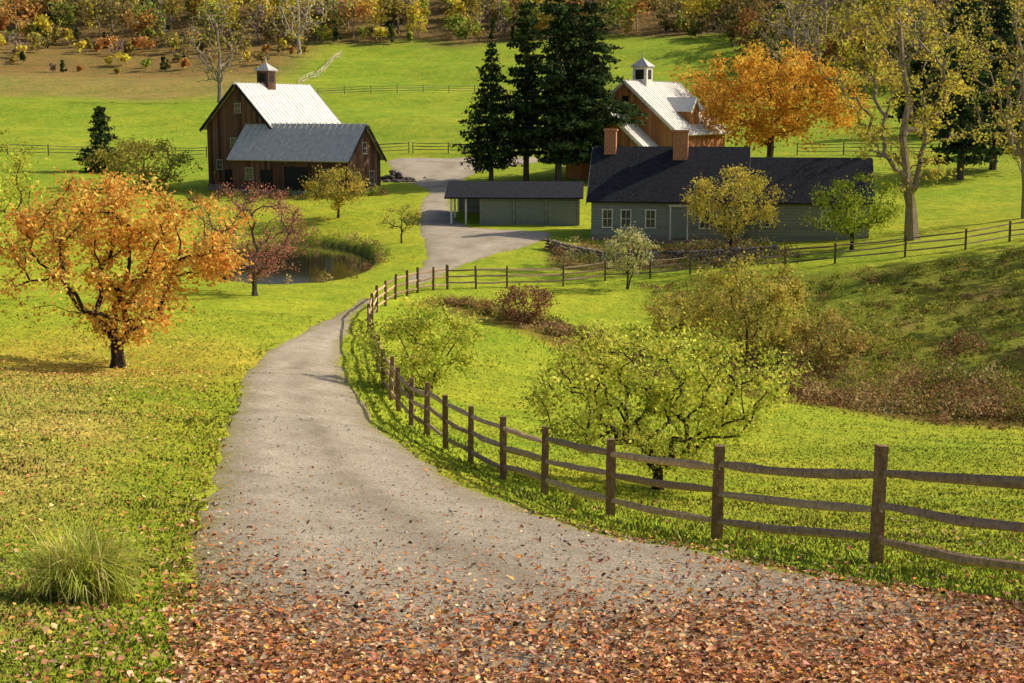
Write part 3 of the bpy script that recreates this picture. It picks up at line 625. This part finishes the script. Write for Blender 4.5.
# ------------------------------------------------------------------ stone pile
def stones(name,spots,seed=1,col=(.22,.2,.18)):
    r=np.random.default_rng(seed);V=[];F=[];C=[]
    ico=[(0,0,1),(.9,0,.45),(.28,.85,.45),(-.72,.53,.45),(-.72,-.53,.45),(.28,-.85,.45),(.72,.53,-.45),(-.28,.85,-.45),(-.9,0,-.45),(-.28,-.85,-.45),(.72,-.53,-.45),(0,0,-1)]
    fc=[(0,1,2),(0,2,3),(0,3,4),(0,4,5),(0,5,1),(1,6,2),(2,7,3),(3,8,4),(4,9,5),(5,10,1),(6,7,2),(7,8,3),(8,9,4),(9,10,5),(10,6,1),(11,7,6),(11,8,7),(11,9,8),(11,10,9),(11,6,10)]
    for (x,y,dz,s) in spots:
        k0=len(V);z=h1(x,y)+dz;cc=np.array(col)*r.uniform(.6,1.5);sc=np.array([1,.8,.6])*r.uniform(.7,1.3,3)*s
        for v in ico: V.append(np.array([x,y,z])+np.array(v)*sc*r.uniform(.8,1.15));C.append(cc)
        F+=[tuple(k0+i for i in f) for f in fc]
    mk(name,np.array(V),np.array(F),M_rock,col=np.array(C))
rr=np.random.default_rng(3);sp=[]
for i in range(150):
    a,b_=rr.normal(),rr.normal();sp.append((-11.2+a*1.0,135+b_*.8,max(0,1.0-.6*(abs(a)+abs(b_)))*rr.random(),rr.uniform(.15,.4)))
stones('stone_pile',sp,1,(.10,.08,.07))
sp=[]
for p in line((2.2,91.5),(6,87.8),.28)+line((6,87.8),(16,86.2),.28):
    for k in range(3): sp.append((p[0]+rr.normal()*.05,p[1]+rr.normal()*.06,.12+.22*k,rr.uniform(.16,.26)))
stones('stone_retaining_wall',sp,2,(.2,.16,.12))
# ------------------------------------------------------------------ buildings
class Part:
    def __init__(s,name,mat): s.n=name;s.m=mat;s.V=[];s.F=[]
    def poly(s,*p):
        k=len(s.V);s.V+=list(p);s.F.append(tuple(range(k,k+len(p))))
    def box(s,x0,x1,y0,y1,z0,z1):
        k=len(s.V);s.V+=[(x,y,z) for z in(z0,z1) for y in(y0,y1) for x in(x0,x1)]
        s.F+=[(k+a,k+b,k+c,k+d_) for a,b,c,d_ in((0,2,3,1),(4,5,7,6),(0,1,5,4),(2,6,7,3),(0,4,6,2),(1,3,7,5))]
    def slab(s,p,t):
        p=[np.array(q,float) for q in p];nn=np.cross(p[1]-p[0],p[3]-p[0]);nn/=np.linalg.norm(nn)
        if nn[2]<0: nn=-nn
        k=len(s.V);s.V+=[tuple(q) for q in p]+[tuple(q+nn*t) for q in p]
        s.F+=[(k,k+1,k+2,k+3),(k+7,k+6,k+5,k+4)]+[(k+i,k+4+i,k+4+(i+1)%4,k+(i+1)%4) for i in range(4)]
    def build(s,par):
        if not s.V: return
        import bmesh
        me=bpy.data.meshes.new(s.n);me.from_pydata([tuple(map(float,v)) for v in s.V],[],s.F);me.materials.append(s.m)
        bm=bmesh.new();bm.from_mesh(me);bmesh.ops.recalc_face_normals(bm,faces=bm.faces);bm.to_mesh(me);bm.free()
        ob=bpy.data.objects.new(s.n,me);COL.objects.link(ob);ob.parent=par
def gable(W,Rf,Tr,a0,a1,b0,b1,z0,ze,zr,axis,ov=.35,t=.12,seam=0,ratio=.5):
    mp=(lambda a,b,z:(a,b,z)) if axis=='y' else (lambda a,b,z:(b,a,z))
    am=a0+(a1-a0)*ratio
    for b in (b0,b1): W.poly(mp(a0,b,z0),mp(a1,b,z0),mp(a1,b,ze),mp(am,b,zr),mp(a0,b,ze))
    W.poly(mp(a0,b0,z0),mp(a0,b1,z0),mp(a0,b1,ze),mp(a0,b0,ze));W.poly(mp(a1,b0,z0),mp(a1,b1,z0),mp(a1,b1,ze),mp(a1,b0,ze))
    for (ae,sg) in((a0,-1),(a1,1)):
        sl=(zr-ze)/abs(am-ae);e=ae+sg*ov;zz=ze-sl*ov
        Rf.slab([mp(am,b0-ov,zr+.015),mp(am,b1+ov,zr+.015),mp(e,b1+ov,zz+.015),mp(e,b0-ov,zz+.015)],t)
        if seam:
            b=b0-ov+.1
            while b<b1+ov-.05:
                u=t*math.sqrt(1+sl*sl)+.005
                Rf.slab([mp(am,b,zr+.015+u),mp(am,b+.05,zr+.015+u),mp(e,b+.05,zz+.015+u),mp(e,b,zz+.015+u)],.035);b+=seam
        if Tr:
            for b in(b0-ov-.03,b1+ov+.002):
                Tr.slab([mp(am,b,zr-.17),mp(am,b+.028,zr-.17),mp(e,b+.028,zz-.17),mp(e,b,zz-.17)],.27)
def window(Fr,Gl,face,c,b,z,w,h):
    def bx(P_,c0,c1,z0,z1,p0,p1):
        if face=='f': P_.box(c0,c1,b-p1,b-p0,z0,z1)
        else: P_.box(b+p0,b+p1,c0,c1,z0,z1)
    bx(Gl,c-w/2,c+w/2,z,z+h,-.02,.012)
    for s in(-1,1): bx(Fr,c+s*w/2-.04,c+s*w/2+.04,z-.04,z+h+.04,-.02,.05)
    bx(Fr,c-w/2-.08,c+w/2+.08,z-.11,z-.042,-.02,.08);bx(Fr,c-w/2-.08,c+w/2+.08,z+h+.042,z+h+.12,-.02,.06)
    bx(Fr,c-w/2+.042,c+w/2-.042,z+h/2-.02,z+h/2+.02,.0,.04);bx(Fr,c-.015,c+.015,z,z+h/2-.022,.0,.03);bx(Fr,c-.015,c+.015,z+h/2+.022,z+h,.0,.03)
def holder(name,x,y,z,rot):
    e=bpy.data.objects.new(name,None);COL.objects.link(e);e.location=(x,y,z);e.rotation_euler=(0,0,rot);e.empty_display_size=.5;return e
M_barn=boards('weathered_barn_boards',(.045,.022,.014),(.20,.10,.06),.3)
M_red=boards('cedar_boards',(.30,.11,.04),(.56,.26,.11),.3)
M_metal=plain('metal_roofing',(.50,.47,.43),.5,.15,2.5,.2,.05);M_white=plain('white_metal_roof',(.66,.63,.58),.5,.05,1.2,.16,.05)
M_trim=plain('white_paint',(.72,.68,.6),.5);M_wtrim=plain('weathered_trim',(.34,.29,.23),.7);M_glass=plain('window_glass',(.03,.035,.045),.08,0,3,.1,0,spec=.8)
M_stone=plain('field_stone',(.24,.19,.15),.9,0,3.5,.55,.8);M_sh=plain('slate_shingles',(.019,.020,.027),.85,0,5,.6,.5,spec=.15)
M_clap=boards('grey_clapboard',(.20,.21,.175),(.27,.28,.235),.2,.6,horiz=True);M_brick=plain('chimney_brick',(.46,.19,.10),.85,0,9,.4,.3)
M_dark=plain('dark_interior',(.014,.012,.01),.9);M_door=plain('grey_green_door',(.2,.215,.18),.6,0,3,.1,.05)
def cupola(pt,rf,dk,x,y,z,s,h):
    pt.box(x-s,x+s,y-s,y+s,z-.8,z+h);rf.box(x-s-.15,x+s+.15,y-s-.15,y+s+.15,z+h+.005,z+h+.09)
    for sg in(-1,1):
        dk.box(x-s*.6,x+s*.6,y+sg*s-.02,y+sg*s+.02,z+h*.25,z+h*.85);dk.box(x+sg*s-.02,x+sg*s+.02,y-s*.6,y+s*.6,z+h*.25,z+h*.85)
    zz=z+h+.095;q=[(x-s-.2,y-s-.2,zz),(x+s+.2,y-s-.2,zz),(x+s+.2,y+s+.2,zz),(x-s-.2,y+s+.2,zz)];tp=(x,y,zz+s*1.15)
    for i in range(4): rf.poly(q[i],q[(i+1)%4],tp)
    rf.box(x-.03,x+.03,y-.03,y+.03,zz+s*1.0,zz+s*1.15+.5)
E=holder('wooden_barn',-28.0,132.0,4.7,math.radians(-25))
W=Part('board_walls',M_barn);RM=Part('metal_roof',M_white);RW=Part('wing_roof',M_metal);T=Part('rake_trim',M_dark);Fr=Part('window_frames',M_wtrim);G=Part('window_glass',M_glass);ST=Part('stone_foundation',M_stone);D=Part('barn_doors',M_dark);CU=Part('cupola',M_barn);CR=Part('cupola_roof',M_metal)
gable(W,RM,T,0,7.0,0,11.5,-1,5.9,9.6,'y',ov=.4,seam=.6)
gable(W,RW,T,-2.6,2.9,4.6,16.6,-1.2,3.2,6.0,'x',ov=.35,seam=.6)
ST.box(-.06,7.06,-.06,.3,-1.5,.55);ST.box(4.5,16.7,-2.7,-2.3,-1.6,.35)
ST.box(16.4,16.7,-2.3,2.7,-1.6,.35)
cupola(CU,CR,D,3.5,4.6,9.5,.62,1.35)
window(Fr,G,'f',3.5,0,7.1,.6,.7);window(Fr,G,'f',1.3,0,2.0,.6,.7);window(Fr,G,'f',2.9,0,4.0,.6,.7)
for c_ in (6.4,14.6): window(Fr,G,'f',c_,-2.6,1.25,.8,.9)
D.box(10.2,12.6,-2.66,-2.55,-.2,2.4);W.box(10.0,10.15,-2.75,-2.6,-.2,2.55);W.box(12.65,12.8,-2.75,-2.6,-.2,2.55)
D.box(7.6,8.8,-2.65,-2.56,-.2,2.1)
D.box(1.9,3.6,-.12,-.05,-.4,1.9)
for c_ in(-1.3,1.3): window(Fr,G,'r',c_,16.6,.9,.8,1.0)
window(Fr,G,'r',.15,16.6,3.6,.7,.8)
for p in(W,RM,RW,T,Fr,G,ST,D,CU,CR): p.build(E)
E=holder('red_brown_barn',6.0,137.0,5.4,math.radians(-28))
W=Part('cedar_walls',M_red);RM=Part('white_roof',M_white);T=Part('rake_trim',M_trim);Fr=Part('window_frames',M_wtrim);G=Part('window_glass',M_glass);CU=Part('cupola',M_trim);CR=Part('cupola_roof',M_metal);D=Part('louvres',M_dark)
gable(W,RM,T,0,10.4,0,13,-1,4.6,9.2,'y',ov=.45,seam=.6)
gable(W,RM,T,.6,8.4,-3.2,-.03,-1,3.3,6.7,'y',ov=.4,seam=.6)
gable(W,RM,T,4.6,6.8,6.8,9.9,5.2,6.6,7.7,'x',ov=.2)
cupola(CU,CR,D,5.2,4.0,9.1,.72,1.5)
D.box(4.9,5.5,-.05,.02,7.2,7.9)
for p in(W,RM,T,Fr,G,CU,CR,D): p.build(E)
E=holder('farmhouse',5.35,96.2,h1(6,96),math.radians(-9))
W=Part('clapboard_walls',M_clap);RM=Part('slate_roof',M_sh);T=Part('eave_trim',M_clap);Fr=Part('window_frames',M_trim);G=Part('window_glass',M_glass);ST=Part('foundation',M_stone);CH=Part('brick_chimneys',M_brick);D=Part('front_door',M_door)
gable(W,RM,T,0,7.6,0,10.2,-1,2.8,6.1,'x',ov=.3)
gable(W,RM,T,.8,6.8,10.24,18.4,-1,2.75,5.4,'x',ov=.28)
ST.box(-.05,10.25,-.05,.2,-1.2,.25)
for c_ in(1.1,2.35,4.0,7.6,9.1): window(Fr,G,'f',c_,0,.95,.65,1.05)
for c_ in(11.6,15.6,17.2): window(Fr,G,'f',c_,.8,1.05,.6,.95)
D.box(5.4,6.4,-.05,.0,.1,2.2);Fr.box(5.28,5.38,-.07,0,.1,2.3);Fr.box(6.42,6.52,-.07,0,.1,2.3);Fr.box(5.2,6.6,-.08,0,2.31,2.45)
CH.box(5.3,6.3,2.7,3.6,4.6,7.2);CH.box(5.22,6.38,2.62,3.68,7.205,7.35);CH.box(.55,1.35,3.1,3.9,5.0,7.25);CH.box(.48,1.42,3.03,3.97,7.255,7.4)
for p in(W,RM,T,Fr,G,ST,CH,D): p.build(E)
E=holder('garage',-4.6,106.2,h1(0,106)-.05,math.radians(-3))
W=Part('walls',M_clap);RM=Part('shallow_roof',M_sh);T=Part('trim',M_clap);D=Part('garage_doors',M_door);PO=Part('carport_posts',M_trim)
gable(W,RM,T,0,6,2.2,9.6,-1,2.1,2.9,'x',ov=.01)
RM.slab([(-.4,-.5,1.99),(9.9,-.5,1.99),(9.9,3,3.02),(-.4,3,3.02)],.12);RM.slab([(-.4,6.5,1.99),(9.9,6.5,1.99),(9.9,3.01,3.02),(-.4,3.01,3.02)],.12)
for k in range(3): D.box(2.5+k*2.4,4.6+k*2.4,-.05,.02,-.1,1.85);T.box(4.66+k*2.4,4.84+k*2.4,-.08,.0,-.1,2.0)
for yy in(.1,3,5.9): PO.box(.0,.14,yy-.07,yy+.07,-.6,2.05)
PO.box(1.1,1.22,.03,.15,-.6,2.05)
W.box(0,2.2,5.92,6.0,-.6,2.0)
for p in(W,RM,T,D,PO): p.build(E)
# ------------------------------------------------------------------ camera, sky, sun
cam=bpy.data.cameras.new('camera');cam.lens=50;cam.clip_end=4000
co=bpy.data.objects.new('camera',cam);COL.objects.link(co);co.location=(0,0,CZ);co.rotation_euler=(math.pi/2-TH,0,0)
bpy.context.scene.camera=co
el=math.radians(35);hd=np.array([.95,.31]);hd/=np.linalg.norm(hd)
sd=Vector((hd[0]*math.cos(el),hd[1]*math.cos(el),math.sin(el)))
s=bpy.data.lights.new('sun','SUN');s.energy=5;s.angle=math.radians(.5);s.color=(1,.90,.71)
so=bpy.data.objects.new('sun',s);COL.objects.link(so);so.rotation_euler=sd.to_track_quat('Z','Y').to_euler();so.location=(0,0,60)
wd=bpy.data.worlds.new('World');bpy.context.scene.world=wd;wd.use_nodes=True;nt=wd.node_tree
sk=nt.nodes.new('ShaderNodeTexSky');sk.sky_type='NISHITA';sk.sun_disc=False;sk.sun_elevation=el;sk.sun_rotation=math.atan2(hd[0],hd[1]);sk.dust_density=3.;sk.air_density=.8
bg=nt.nodes['Background'];nt.links.new(sk.outputs[0],bg.inputs[0]);bg.inputs[1].default_value=.14
bpy.context.scene.view_settings.view_transform='Standard';bpy.context.scene.view_settings.look='None';bpy.context.scene.view_settings.exposure=0
